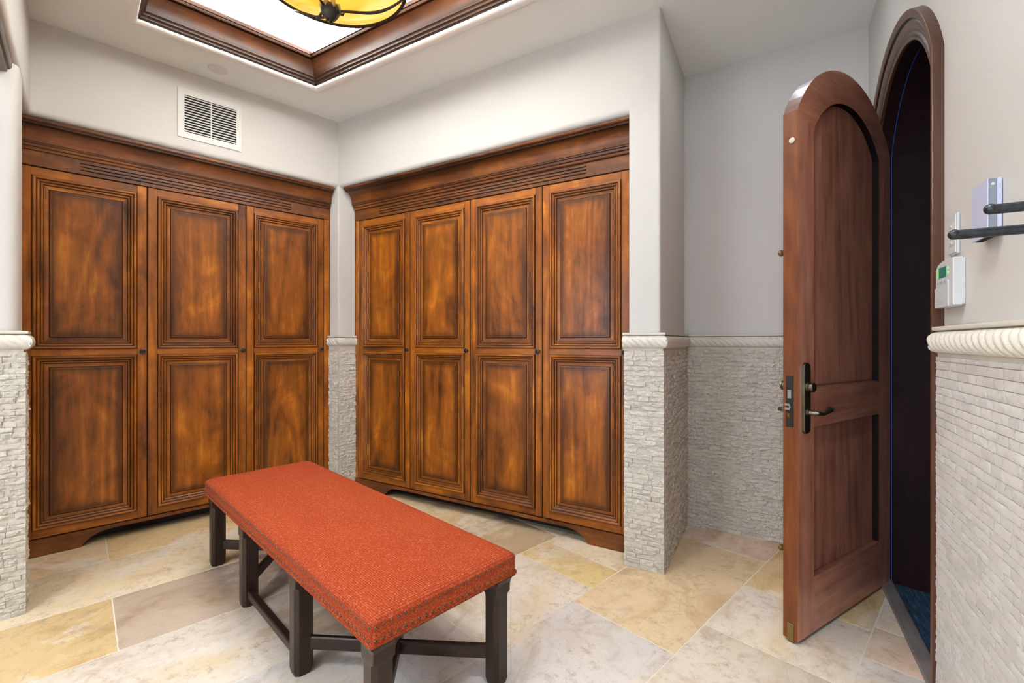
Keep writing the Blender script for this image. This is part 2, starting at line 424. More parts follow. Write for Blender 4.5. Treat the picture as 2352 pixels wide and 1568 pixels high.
# right wall with its arched opening (local x runs toward the camera, room at -y)
OPL, OPR = -0.80, 0.12; OC = (OPL + OPR) / 2; ZS = 2.18; RA = 0.53; ZA = 1.945
def arch_pts(R_, half, n=28):
    zc = ZA; a = math.acos(half / R_)
    pts = [(OC - R_ * math.cos(a + (math.pi - 2 * a) * k / n), zc + R_ * math.sin(a + (math.pi - 2 * a) * k / n)) for k in range(n + 1)]
    return pts
def wall_right():
    m = MB(); ap = arch_pts(RA + 0.03, 0.49); x0, x1 = -1.2, 3.6; T = 0.14
    l, r = ap[0][0], ap[-1][0]
    for y, flip in ((0, 0), (T, 1)):
        def q(pts):
            i = [m.vert((x, y, z)) for x, z in pts]; m.face(i[::-1] if flip else i)
        q([(x0, 0), (l, 0), (l, ap[0][1]), (l, ZC), (x0, ZC)]); q([(r, 0), (x1, 0), (x1, ZC), (r, ZC), (r, ap[-1][1])])
        for a, b in zip(ap, ap[1:]): q([a, b, (b[0], ZC), (a[0], ZC)])
    path = [(l, 0)] + ap + [(r, 0)]
    for a, b in zip(path, path[1:]):
        m.face([m.vert((a[0], 0, a[1])), m.vert((b[0], 0, b[1])), m.vert((b[0], T, b[1])), m.vert((a[0], T, a[1]))])
    struct('wall_right', m, 'plaster', (*PC, 0), ANG_C, angle=25)
wall_right()

def ceiling():
    m = MB()
    O = [(-4.6, -3.0), (-4.6, 4.6), (1.8, 4.6), (1.8, -3.0)]
    def inset(d, z):
        out = []
        c = Vector((sum(p[0] for p in TR) / 4, sum(p[1] for p in TR) / 4))
        n = 4
        for i in range(4):
            p = Vector(TR[i]); a = Vector(TR[i - 1]); b = Vector(TR[(i + 1) % 4])
            e1 = (p - a).normalized(); e2 = (b - p).normalized()
            n1 = Vector((e1.y, -e1.x)); n2 = Vector((e2.y, -e2.x))
            if n1.dot(c - p) < 0: n1 = -n1
            if n2.dot(c - p) < 0: n2 = -n2
            k = d / (1 + n1.dot(n2)); q = p + (n1 + n2) * k
            out.append((q.x, q.y, z))
        return out
    rings = [[(x, y, ZC) for x, y in O], inset(0, ZC)]
    rings += [inset(0.032 - 0.028 * math.cos(R(a)), ZC - 0.001 - 0.017 * math.sin(R(a))) for a in (0, 15, 30, 45, 60, 75, 90, 105, 120, 135, 150, 165, 180)] + [inset(0.0602, ZC + 0.012)]
    rings += [inset(0.0602, 3.2), inset(0.0, 3.2), inset(0.0, 3.50)]
    m.rings(rings, True, (False, True))
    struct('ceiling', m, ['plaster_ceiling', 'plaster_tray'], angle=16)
    # upper tray, lip bead: pale colour stands in for light on the bead
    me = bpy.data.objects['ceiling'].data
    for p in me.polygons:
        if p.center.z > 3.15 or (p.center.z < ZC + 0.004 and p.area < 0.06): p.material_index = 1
    # stained wood crown around the tray
    pr = [(0.0605, 3.044, .9), (0.062, 3.050, .2), (0.070, 3.053, .2), (0.071, 3.062, .9), (0.074, 3.066, .5), (0.082, 3.069, .1), (0.083, 3.078, .9),
          (0.086, 3.083, .4), (0.092, 3.086, .1), (0.093, 3.093, .8), (0.096, 3.110, .3), (0.101, 3.128, .1), (0.110, 3.146, 0), (0.124, 3.161, 0),
          (0.138, 3.170, .1), (0.0525, 3.176, .8), (0.146, 3.179, .2), (0.150, 3.186, .1), (0.151, 3.192, .8), (0.157, 3.194, .1), (0.158, 3.215, 0), (0.135, 3.216, 0)]
    names = ['trim_1', 'trim_2', 'trim_3', 'trim_4']
    ins = [inset(d, z) for d, z, g in pr]
    for i in range(4):
        mm = MB(); j = (i + 1) % 4
        p = Vector(ins[0][i]); e = (Vector(ins[0][j]) - p); ang = math.atan2(e.y, e.x)
        rot = Matrix.Rotation(-ang, 3, 'Z')
        r0 = [rot @ (Vector(r[i]) - p) for r in ins]; r1 = [rot @ (Vector(r[j]) - p) for r in ins]
        a = [mm.vert(v, pr[k][2]) for k, v in enumerate(r0)]; b = [mm.vert(v, pr[k][2]) for k, v in enumerate(r1)]
        for k in range(len(a) - 1): mm.face((a[k], a[k + 1], b[k + 1], b[k]))
        mm.face((a[-1], a[0], b[0], b[-1]))
        o = struct(names[i], mm, 'crown_x', tuple(p), ang)
    # cove light strips hidden behind the crown
    cv = inset(0.135, 3.225)
    for i in range(4):
        p = Vector(cv[i]); q = Vector(cv[(i + 1) % 4]); c = (p + q) / 2; e = q - p
        area('cove_light', c, (R(180), 0, math.atan2(e.y, e.x)), e.length * 0.94, 0.05, (27, 13, 28, 5)[i] * e.length, (0.90, 0.96, 1.0), 150)
ceiling()

def floor():
    m = MB(); tint = []
    random.seed(4)
    cream = (0.82, 0.68, 0.46); gold = (0.76, 0.55, 0.27); taupe = (0.54, 0.42, 0.32); white = (0.84, 0.75, 0.63)
    lav = (0.80, 0.75, 0.70); pink = (0.78, 0.57, 0.43); sand = (0.80, 0.61, 0.37); brown = (0.50, 0.37, 0.22); yel = (0.76, 0.57, 0.25)
    cols = {-1: ([-3.0, 3.0], [gold]), 0: ([-3, .114, 1.3, 3], [sand, gold, sand]), 1: ([-3, -.45, 1.05, 2.2, 4], [gold, cream, sand, cream]),
            2: ([-3, -.9, .109, .86, 1.5, 3], [cream, gold, taupe, white, sand]), 3: ([-3, -.6, .62, 1.45, 2.2, 4], [sand, white, taupe, brown, cream]),
            4: ([-3, -.3, 1.184, 1.86, 2.1, 4], [white, lav, white, yel, cream]), 5: ([-3, -.4, .72, 1.705, 2.78, 4.6], [cream, pink, lav, sand, pink]),
            6: ([-3, -.7, .6, 1.25, 1.98, 2.45, 3.1, 4.6], [white, sand, cream, white, white, gold, sand]),
            7: ([-3, .4, 1.35, 2.23, 2.5, 4.6], [cream, sand, lav, pink, lav]), 8: ([-3, 1, 2.5, 4.6], [lav, lav, cream]), 9: ([-3, 4.6], [cream]), 10: ([-3, 4.6], [cream])}
    for c, (ys, tn) in cols.items():
        x0 = -3.952 + 0.516 * c; x1 = x0 + 0.516
        if c == -1: x0 -= 0.3
        for k in range(len(ys) - 1):
            y0, y1 = ys[k], ys[k + 1]; g = 0.0022
            col = tn[k % len(tn)]; j = random.uniform(-.02, .02); col = tuple(max(0.02, v + j) for v in col)
            rings = []
            for d, z in ((g, -0.004), (g + .0004, -0.0009), (g + .005, 0.0)):
                ring = []
                for (ax, ay, bx_, by_) in ((x0 + d, y0 + d, x1 - d, y0 + d), (x1 - d, y0 + d, x1 - d, y1 - d), (x1 - d, y1 - d, x0 + d, y1 - d), (x0 + d, y1 - d, x0 + d, y0 + d)):
                    nseg = max(2, int((math.hypot(bx_ - ax, by_ - ay) + 2 * d) / 0.035 + 0.01))
                    for q in range(nseg):
                        f = q / nseg; px, py = ax + (bx_ - ax) * f, ay + (by_ - ay) * f
                        wv = 0.0030 * noise.noise(Vector((px * 26, py * 26, c + z)))
                        ring.append((px + wv, py + wv, z))
                rings.append(ring)
            m.rings(rings, True, (False, True))
            tint += [col] * (len(m.v) - len(tint))
    n0 = len(m.v)
    i = [m.vert(p) for p in ((-4.6, -3, -0.0014), (1.8, -3, -0.0014), (1.8, 4.6, -0.0014), (-4.6, 4.6, -0.0014))]
    m.face(i, 1); tint += [(0.5, 0.5, 0.5)] * 4
    m.tint = tint
    struct('floor', m, ['travertine', 'grout'])
floor()

# ------------------------------------------------------------ split-face stone wainscot
def stone_panel(name, org, ang, x0, x1, seed, z0=0.0, z1=1.192, th=0.022, rough=0.0055, tilt=1.0, edge=0.0014, mat='split_stone'):
    rnd = random.Random(seed); m = MB()
    m.box((x0 + .001, -th * 0.74, z0), (x1 - .001, 0.004, z1), 0, 0.5)
    z = z0
    while z < z1 - 0.006:
        h = rnd.uniform(0.0235, 0.0295)
        if z1 - (z + h) < 0.012: h = z1 - z
        x = x0 - rnd.uniform(0, 0.08)
        while x < x1:
            wd = rnd.uniform(0.038, 0.105)
            a = max(x, x0); b = min(x + wd, x1)
            if x1 - b < 0.015: b = x1; wd = b - x
            x += wd
            if b - a < 0.008: continue
            nx = max(3, int((b - a) / 0.0075)); nz = 4
            base = th + rnd.uniform(-0.0035, 0.003) * tilt; tx = rnd.uniform(-.05, .05) * tilt; tz = rnd.uniform(-.14, .14) * tilt
            tone = rnd.random() ** 2; sd = rnd.random() * 50
            ids = []
            for kz in range(nz + 1):
                row = []
                for kx in range(nx + 1):
                    px = a + (b - a) * kx / nx; pz = z + h * kz / nz
                    e = 0
                    if kx in (0, nx): px += 0.0007 * (1 if kx == 0 else -1); e = 1
                    if kz in (0, nz): pz += 0.0007 * (1 if kz == 0 else -1); e = 1
                    o = base + tx * (px - (a + b) / 2) + tz * (pz - z - h / 2)
                    o += rough * (noise.noise(Vector((px * 38 + sd, pz * 60, sd))) + 0.95 * noise.noise(Vector((px * 105, pz * 150 + sd, 3))))
                    if e: o -= edge
                    row.append(m.vert((px, -o, pz), tone))
                ids.append(row)
            for kz in range(nz):
                for kx in range(nx):
                    m.face((ids[kz][kx], ids[kz][kx + 1], ids[kz + 1][kx + 1], ids[kz + 1][kx]))
            per = ids[0] + [r[-1] for r in ids[1:]] + ids[-1][::-1][1:] + [r[0] for r in ids[::-1][1:-1]]
            bk = [m.vert((m.v[k][0], -th * .4, m.v[k][2]), tone) for k in per]
            for k in range(len(per)):
                j = (k + 1) % len(per); m.face((per[k], bk[k], bk[j], per[j]))
        z += h
    return struct(name, m, mat, (*org, 0), ang, angle=28, tone=True)
def rope(name, org, ang, x0, x1, mit=(0, 0), ends=(False, False), pitch=0.036, k=0.85, sgn=1):
    """half-round rope moulding; mit = how far each end moves per metre of projection"""
    m = MB(); n = max(4, int((x1 - x0) / 0.0042)); NP = 16
    zc, hr = 1.2375, 0.0345
    prof = [(0.004, 1.192, 0), (0.016, 1.192, 0), (0.018, 1.203, 0)]
    for i in range(NP + 1):
        a = -R(88) + R(176) * i / NP
        prof.append((0.014 + 0.032 * math.cos(a) ** 0.85, zc + hr * math.sin(a), math.cos(a) ** 0.5))
    prof += [(0.020, 1.2735, 0), (0.030, 1.275, 0), (0.032, 1.279, 0), (0.031, 1.287, 0), (0.004, 1.289, 0)]
    rings = []
    for j in range(n + 1):
        f = j / n; ring = []
        for o, z, gv in prof:
            u = (x0 + mit[0] * o) * (1 - f) + (x1 + mit[1] * o) * f
            ph = (u + k * sgn * (z - zc) + 0.15 * (z - zc) * gv) / pitch
            c = 0.5 - 0.5 * math.cos(2 * math.pi * ph)
            g = gv * 0.0095 * (1 - c ** 0.36)
            ring.append((u, -(o - g), z))
        rings.append(ring)
    gl = None
    m.rings(rings, False, (False, False))
    nn = len(prof)
    for e, ring, fl in ((0, 0, False), (1, n, True)):
        ids = list(range(ring * nn, (ring + 1) * nn)); m.face(ids if fl else ids[::-1])
    return struct(name, m, 'rope_stone', (*org, 0), ang, angle=50)
TH = 0.024
lJK = math.hypot(K[0] - J[0], K[1] - J[1]); t37 = math.tan(R(36.85))
# stub by the opening, corner post, pier, passage, right wall
stone_panel('trim_5', (-3.04, 0), ANG_A, -1.4, -0.205 + TH, 11)
stone_panel('trim_6', (0, -0.205), R(180), 3.04, 3.20, 12)
stone_panel('trim_7', (EX - bx * 0.095, EY - by * 0.095), ANG_B, 0.0, 0.095 + TH * t37, 13, rough=0.006)
stone_panel('trim_8', (EX, EY), ANG_A, 0.0, 0.142, 14, rough=0.006)
stone_panel('trim_9', J, ANG_B, -0.024, lJK + TH, 15)
stone_panel('trim_10', K, R(106.3), 0.0, 0.755 - TH, 16, rough=0.0075)
stone_panel('trim_11', L, ANG_B, 0.0, 0.99, 17, rough=0.0085)
stone_panel('trim_12', PC, ANG_C, 0.215, 2.6, 18, rough=0.0022, th=0.022, tilt=0.22, edge=0.0008, mat='smooth_stone')
rope('trim_13', (-3.04, 0), ANG_A, -1.4, -0.205, (0, 1.0))
rope('trim_14', (0, -0.205), R(180), 3.04, 3.20, (-1.0, 0))
rope('trim_15', (EX - bx * 0.095, EY - by * 0.095), ANG_B, 0.0, 0.095, (0, t37))
rope('trim_16', (EX, EY), ANG_A, 0.0, 0.142, (-t37, 0))
rope('trim_17', J, ANG_B, -0.030, lJK, (0, 1.0))
rope('trim_18', K, R(106.3), 0.0, 0.755, (-1.0, -1.0))
rope('trim_19', L, ANG_B, 0.0, 0.98, (1.0, -1.0))
rope('trim_20', PC, ANG_C, 0.215, 2.6, (0, 0), pitch=0.042)

# ------------------------------------------------------------ wardrobes
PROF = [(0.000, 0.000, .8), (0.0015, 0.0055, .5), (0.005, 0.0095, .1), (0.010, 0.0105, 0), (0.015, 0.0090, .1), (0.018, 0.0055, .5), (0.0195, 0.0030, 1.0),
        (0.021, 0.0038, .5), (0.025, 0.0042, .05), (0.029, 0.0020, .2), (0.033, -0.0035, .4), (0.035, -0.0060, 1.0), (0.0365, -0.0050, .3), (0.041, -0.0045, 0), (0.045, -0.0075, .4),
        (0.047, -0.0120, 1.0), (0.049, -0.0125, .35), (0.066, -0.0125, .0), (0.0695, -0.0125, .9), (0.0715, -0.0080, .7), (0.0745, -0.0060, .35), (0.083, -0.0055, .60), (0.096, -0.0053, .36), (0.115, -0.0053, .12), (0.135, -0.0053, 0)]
def panel(name, w_, h_, parent, z0, x0):
    m = MB(); rings = []; gl = []
    for i, hgt, g in PROF:
        rings.append([(x0 + i, -hgt, z0 + i), (x0 + w_ - i, -hgt, z0 + i), (x0 + w_ - i, -hgt, z0 + h_ - i), (x0 + i, -hgt, z0 + h_ - i)]); gl.append(g)
    m.rings(rings, True, (False, True), 0, gl)
    # moulding rails (top and bottom) run across, so give those faces the horizontal grain
    for k, f in enumerate(m.f):
        if len(f) == 4 and k < (len(PROF) - 6) * 4 and (k % 4) in (0, 2): m.m[k] = 1
    return m.build(name, ['alder_z', 'alder_x'], parent, angle=22)
def knob(name, parent, x, z):
    m = MB()
    m.lathe([(0.002, 0.0), (0.0105, 0.0), (0.0105, -0.003), (0.0052, -0.005), (0.0048, -0.014), (0.010, -0.0175), (0.0155, -0.0195), (0.0160, -0.0225), (0.0125, -0.0245), (0.0105, -0.0235), (0.0055, -0.0245), (0.004, -0.027), (0.001, -0.0275)], (x, 0, z), 'y', 24)
    return m.build(name, 'black_iron', parent, angle=30)
DW = 0.5695
def cab_door(parent, x):
    m = MB(); w_ = DW - 0.004; z0, z1 = 0.102, 2.245; T = 0.022; b = 0.0035
    xs = (0, 0.050, w_ - 0.050, w_); zs = (z0, 0.150, 1.157, 1.194, 2.197, z1)
    m.bbox((xs[0], 0, z0), (xs[1], T, z1), b, 0); m.bbox((xs[2], 0, z0), (xs[3], T, z1), b, 0)
    for a, c in ((0, 1), (2, 3), (4, 5)):
        m.box((xs[1] - .001, 0.0004, zs[a] + (b if a == 0 else 0)), (xs[2] + .001, T, zs[c] - (b if c == 5 else 0)), 1)
    m.box((xs[1] - .002, 0.014, zs[1] - .002), (xs[2] + .002, T, zs[4] + .002), 0)
    # darkened arrises where the stain has built up
    for k, v in enumerate(m.v):
        if v[0] < 0.001 or v[0] > w_ - .001 or v[2] < z0 + .001 or v[2] > z1 - .001: m.g[k] = 0.55
    d = m.build('door', ['alder_z', 'alder_x'], parent, (x + 0.002, 0, 0), angle=25)
    panel('upper_panel', xs[2] - xs[1], zs[4] - zs[3], d, zs[3], xs[1])
    panel('lower_panel', xs[2] - xs[1], zs[2] - zs[1], d, zs[1], xs[1])
    knob('knob', d, w_ - 0.024, 1.175)
    return d
def copy_tree(o, parent):
    c = o.copy(); COL.objects.link(c); c.parent = parent
    for ch in list(o.children): copy_tree(ch, c)
    return c
def wardrobe(org, ang, length, first, nd, proj, slots, feet, label, rend):
    root = empty('wardrobe', (*org, 0), ang, label, 'wardrobe')
    d0 = cab_door(root, first)
    for k in range(1, nd):
        c = copy_tree(d0, root); c.location = (first + 0.002 + DW * k, 0, 0)
    # face frame stiles either side and carcass
    m = MB(); m.bbox((0, 0.0, 0.10), (first - .001, 0.03, 2.25), 0.003); m.build('stile', 'alder_z', root)
    m = MB(); xe = first + DW * nd + .001; m.bbox((xe, 0.0, 0.10), (length, 0.03, 2.25), 0.003); m.build('stile', 'alder_z', root)
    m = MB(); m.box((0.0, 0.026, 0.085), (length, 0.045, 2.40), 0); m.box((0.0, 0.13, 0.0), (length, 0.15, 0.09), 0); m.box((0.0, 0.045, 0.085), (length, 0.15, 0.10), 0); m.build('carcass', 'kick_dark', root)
    # frieze with three long vent slots
    m = MB(); a, b2 = slots; zz = [2.250, 2.2705, 2.2765, 2.2905, 2.2965, 2.3105, 2.3165, 2.338]
    m.box((0, 0.0, zz[0]), (a, 0.020, zz[-1])); m.box((b2, 0.0, zz[0]), (length, 0.020, zz[-1]))
    for i in (0, 2, 4, 6): m.box((a - .0005, 0.0, zz[i]), (b2 + .0005, 0.020, zz[i + 1]))
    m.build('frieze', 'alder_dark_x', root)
    # crown
    s = proj / 0.125
    cp = [(0, 2.336, .9), (.010, 2.337, .1), (.014, 2.342, 0), (.015, 2.350, .1), (.0155, 2.354, 1), (.020, 2.356, .3), (.024, 2.362, 0), (.025, 2.369, .3), (.0255, 2.372, 1), (.031, 2.373, .1), (.033, 2.377, .2), (.0335, 2.380, .9)]
    for k in range(9):
        t_ = R(90) * k / 8
        cp.append((.036 + .066 * (1 - math.cos(t_)), 2.382 + .086 * math.sin(t_), (.30, .05, 0, 0, .1, .2, .35, .55, .8)[k]))
    cp += [(.104, 2.4685, 1), (.1045, 2.473, .3), (.110, 2.474, .2), (.1105, 2.478, .9), (.118, 2.480, .2), (.124, 2.486, .1), (.125, 2.500, .3), (.0, 2.500, 0), (-.02 / s, 2.5, 0), (-.02 / s, 2.336, 0)]
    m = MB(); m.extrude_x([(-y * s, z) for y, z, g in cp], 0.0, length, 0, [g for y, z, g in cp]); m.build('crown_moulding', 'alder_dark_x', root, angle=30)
    # bracket-foot plinth
    fl, fr = feet
    pts = [(0, 0), (fl, 0), (fl + .012, .018), (fl + .030, .036), (fl + .052, .052), (fl + .080, .066), (fl + .115, .074), (fl + .16, .077)]
    pr = [(length - x, z) for x, z in [(0, 0), (fr, 0), (fr + .012, .018), (fr + .030, .036), (fr + .052, .052), (fr + .080, .066), (fr + .115, .074), (fr + .16, .077)]][::-1]
    line = pts + pr
    m = MB(); T = 0.022; y0 = -0.004
    lo = [[m.vert((x, y, z)) for x, z in line] for y in (y0, T)]; hi = [[m.vert((x, y, .098)) for x, z in line] for y in (y0, T)]
    for k in range(len(line) - 1):
        m.face((lo[0][k], lo[0][k + 1], hi[0][k + 1], hi[0][k])); m.face((lo[1][k + 1], lo[1][k], hi[1][k], hi[1][k + 1]))
        m.face((lo[0][k + 1], lo[0][k], lo[1][k], lo[1][k + 1])); m.face((hi[0][k], hi[0][k + 1], hi[1][k + 1], hi[1][k]))
    m.face((lo[0][0], hi[0][0], hi[1][0], lo[1][0])); m.face((lo[0][-1], lo[1][-1], hi[1][-1], hi[0][-1]))
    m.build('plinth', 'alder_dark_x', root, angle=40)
    return root
wardrobe((-3.772, -0.300), ANG_A, 1.800, 0.0445, 3, 0.085, (0.297, 1.497), (0.30, 0.26),
         'stained wooden three-door wardrobe in the left niche beneath the white wall grille', None)
wardrobe((-3.666, 1.671), ANG_B, 2.350, 0.0415, 4, 0.122, (0.285, 2.052), (0.335, 0.285),
         'stained wooden four-door wardrobe in the back niche beside the stone-clad pier', None)

# ------------------------------------------------------------ arched doorway in the right wall
def sweep_arch(m, prof, gl=None, mat=0, zb=0.0, n=30, far=1.0):
    """prof: list of (w outward from opening edge, y)"""
    half = (OPR - OPL) / 2; r0 = math.hypot(half, ZS - ZA); a = math.acos(half / r0)
    path = [((OPL, zb), (-1, 0), 1.0)]
    nv = Vector((-1, 0)); na = Vector((-math.cos(a), math.sin(a))); bis = (nv + na).normalized(); sc_ = 1 / bis.dot(nv)
    path.append(((OPL, ZS), tuple(bis), sc_))
    for k in range(1, n):
        t = a + (math.pi - 2 * a) * k / n
        path.append(((OC - r0 * math.cos(t), ZA + r0 * math.sin(t)), (-math.cos(t), math.sin(t)), 1.0))
    path.append(((OPR, ZS), (-bis.x, bis.y), sc_)); path.append(((OPR, zb), (1, 0), 1.0))
    fac = [far + (1 - far) * min(1, max(0, (k - 1) / (n + 0.0))) for k in range(len(path))]
    rings = [[(p[0] + q[0] * w_ * s_ * fk, y, p[1] + q[1] * w_ * s_ * fk) for w_, y in prof] for (p, q, s_), fk in zip(path, fac)]
    n_ = len(prof); ids = [[m.vert(v, gl[i] if gl else 0) for i, v in enumerate(r)] for r in rings]
    for A, B in zip(ids, ids[1:]):
        for i in range(n_ - 1): m.face((A[i], A[i + 1], B[i + 1], B[i]), mat)
    m.face(ids[0][::-1], mat); m.face(ids[-1], mat)
m = MB()
cp = [(0.0, 0.0), (0.0, -.010), (.003, -.013), (.010, -.013), (.012, -.010), (.016, -.012), (.020, -.016), (.024, -.014), (.027, -.012), (.034, -.015), (.044, -.020), (.054, -.022), (.058, -.021), (.062, -.018), (.066, -.018), (.068, -.026), (.074, -.030), (.093, -.031), (.095, -.029), (.095, 0.0)]
gl = [0, .1, .1, .3, 1, .3, .1, .3, 1, .2, .05, .1, .3, 1, .8, .3, 0, 0, .1, .3]
sweep_arch(m, cp, gl, far=1.5)
struct('trim_21', m, 'casing_wood', (*PC, 0), ANG_C, angle=28)
m = MB()
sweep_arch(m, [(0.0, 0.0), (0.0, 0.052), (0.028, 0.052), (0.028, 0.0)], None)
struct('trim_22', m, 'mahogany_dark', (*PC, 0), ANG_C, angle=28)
m = MB(); sweep_arch(m, [(0.0, 0.0505), (-0.0015, 0.0505), (-0.0015, 0.0535), (0.0, 0.0535)], None)
struct('trim_23', m, 'blue_seal', (*PC, 0), ANG_C, angle=28)
# skewed lined reveal beyond the door stop
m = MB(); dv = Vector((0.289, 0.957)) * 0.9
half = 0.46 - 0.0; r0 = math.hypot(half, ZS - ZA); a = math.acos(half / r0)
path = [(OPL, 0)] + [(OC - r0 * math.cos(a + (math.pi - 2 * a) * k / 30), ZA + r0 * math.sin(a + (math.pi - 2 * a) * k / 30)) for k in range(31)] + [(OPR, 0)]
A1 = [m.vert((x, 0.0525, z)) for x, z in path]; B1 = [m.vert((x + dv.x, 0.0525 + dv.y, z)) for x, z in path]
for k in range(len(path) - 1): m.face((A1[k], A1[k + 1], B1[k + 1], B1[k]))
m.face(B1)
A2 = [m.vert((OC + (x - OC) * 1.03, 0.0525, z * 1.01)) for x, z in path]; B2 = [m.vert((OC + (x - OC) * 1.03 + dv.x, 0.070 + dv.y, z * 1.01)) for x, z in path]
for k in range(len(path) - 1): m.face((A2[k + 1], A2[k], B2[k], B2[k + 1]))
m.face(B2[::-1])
struct('wall_reveal', m, 'mahogany_dark', (*PC, 0), ANG_C, angle=28)
m = MB(); i = [m.vert(p) for p in ((OPL, 0.055, 0.004), (OPR, 0.055, 0.004), (OPR + dv.x, 0.05 + dv.y, 0.004), (OPL + dv.x, 0.05 + dv.y, 0.004))]
j = [m.vert(p) for p in ((OPL, 0.055, -0.001), (OPR, 0.055, -0.001), (OPR + dv.x, 0.05 + dv.y, -0.001), (OPL + dv.x, 0.05 + dv.y, -0.001))]
m.face(i); m.face(j[::-1])
for k in range(4): m.face((i[k], j[k], j[(k + 1) % 4], i[(k + 1) % 4]))
tag(m.build('carpet', 'blue_carpet', None, (*PC, 0), ANG_C), 'dark blue ribbed carpet seen beyond the arched doorway', 'carpet')
m = MB(); m.extrude_x([(0.0, 0), (-0.002, 0.006), (0.004, 0.014), (0.030, 0.018), (0.052, 0.018), (0.058, 0.012), (0.058, 0)], OPL - 0.0, OPR + 0.0)
struct('trim_24', m, 'threshold_wood', (*PC, 0), ANG_C)
m = MB(); m.lathe([(0.006, 0.0), (0.019, 0.0), (0.022, -0.003), (0.021, -0.006), (0.012, -0.004), (0.006, -0.001)], (OC + 0.075, 0.125, ZA + 0.515 - 0.012), 'z', 24)
struct('trim_25', m, 'nickel', (*PC, 0), ANG_C)

# door leaf: local x from lock edge to hinge, visible face at y = 0, body toward +y
DA = R(78.09); DO = (-0.533, 2.113); DWW, DT, ZB = 0.913, 0.057, 0.014
door = empty('door_1', (*DO, 0), DA, kind='structure')
door['label'] = 'arched mahogany door standing ajar'
rA = 0.515; cA = (DWW / 2, 2.462 - rA); aA = math.acos((DWW / 2) / rA); zsA = cA[1] + rA * math.sin(aA)
def leaf_outline(off=0.0, n=28):
    r = rA - off; hw = DWW / 2 - off; a_ = math.acos(min(1, hw / r))
    return [(cA[0] - r * math.cos(a_ + (math.pi - 2 * a_) * k / n), cA[1] + r * math.sin(a_ + (math.pi - 2 * a_) * k / n)) for k in range(n + 1)]
def leaf():
    # front/back faces as strips around the two panel openings
    m = MB(); st = 0.135; x0, x1, x2, x3 = 0, st, DWW - st, DWW
    zl0, zl1, zu0 = 0.245, 0.880, 1.040
    n = 28; out = leaf_outline(0, n)
    ri = 0.375; hi = (x2 - x1) / 2; ai = math.acos(hi / ri); cz = 2.320 - ri; zsi = cz + ri * math.sin(ai)
    inn = [(cA[0] - ri * math.cos(ai + (math.pi - 2 * ai) * k / n), cz + ri * math.sin(ai + (math.pi - 2 * ai) * k / n)) for k in range(n + 1)]
    for y, fl in ((0.0, 0), (DT, 1)):
        def q(pts, mat=0):
            i = [m.vert((x, y, z)) for x, z in pts]; m.face(i[::-1] if fl else i, mat)
        q([(x0, ZB), (x1, ZB), (x1, zsi), (x0, out[0][1])][0:2] + [(x1, zl0), (x1, zl1), (x1, zu0), inn[0], out[0]])
        q([(x2, ZB), (x3, ZB), out[-1], inn[-1], (x2, zu0), (x2, zl1), (x2, zl0)])
        q([(x1, ZB), (x2, ZB), (x2, zl0), (x1, zl0)], 1); q([(x1, zl1), (x2, zl1), (x2, zu0), (x1, zu0)], 1)
        for k in range(n): q([inn[k], inn[k + 1], out[k + 1], out[k]], 3)
    # outer edge
    per = [(x0, ZB), (x3, ZB)] + out[::-1]
    for k in range(len(per)):
        a_, b_ = per[k], per[(k + 1) % len(per)]
        m.face([m.vert((a_[0], 0, a_[1])), m.vert((b_[0], 0, b_[1])), m.vert((b_[0], DT, b_[1])), m.vert((a_[0], DT, a_[1]))], 4 if min(a_[1], b_[1]) > 2.15 else 2)
    o1 = m.build('leaf', ['mahogany_z', 'mahogany_x', 'mahogany_edge', 'mahogany_x', 'mahogany_gloss'], door, angle=25)
    # recessed flat panels with square reveals, both faces
    def pan(name, loop):
        mm = MB(); d = 0.0245
        cx = sum(p[0] for p in loop) / len(loop); czz = sum(p[1] for p in loop) / len(loop)
        f = [mm.vert((x, 0.0005, z), .35) for x, z in loop]; g = [mm.vert((cx + (x - cx) * .985, d, czz + (z - czz) * .993), .6) for x, z in loop]
        h = [mm.vert((cx + (x - cx) * .97, d, czz + (z - czz) * .985)) for x, z in loop]
        k2 = [mm.vert((x, DT - .0005, z)) for x, z in loop]; l2 = [mm.vert((x, DT - d, z)) for x, z in loop]
        N_ = len(loop)
        for k in range(N_):
            j = (k + 1) % N_; mm.face((f[k], f[j], g[j], g[k]), 1 if (loop[k][1] > zl0 + .01 or loop[j][1] > zl0 + .01) and not (abs(loop[k][1] - zu0) < .001 and abs(loop[j][1] - zu0) < .001) else 0); mm.face((g[k], g[j], h[j], h[k])); mm.face((k2[j], k2[k], l2[k], l2[j]))  # all but bottom reveals dark: colour stands in for a shadowed groove
        mm.face(h); mm.face(l2[::-1])
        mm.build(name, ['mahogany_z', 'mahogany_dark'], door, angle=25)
    pan('lower_panel', [(x1, zl0), (x2, zl0), (x2, zl1), (x1, zl1)])
    pan('upper_panel', [(x1, zu0), (x2, zu0)] + inn[::-1])
leaf()
def stadium(cx, cz, hw, hh, n=8):
    r = hw; return [(cx + r * math.cos(t), cz + hh - r * .8 + r * .8 * math.sin(t)) for t in [math.pi * k / n for k in range(n + 1)]] + \
                   [(cx + r * math.cos(t), cz - hh + r * .8 + r * .8 * math.sin(t)) for t in [math.pi + math.pi * k / n for k in range(n + 1)]]
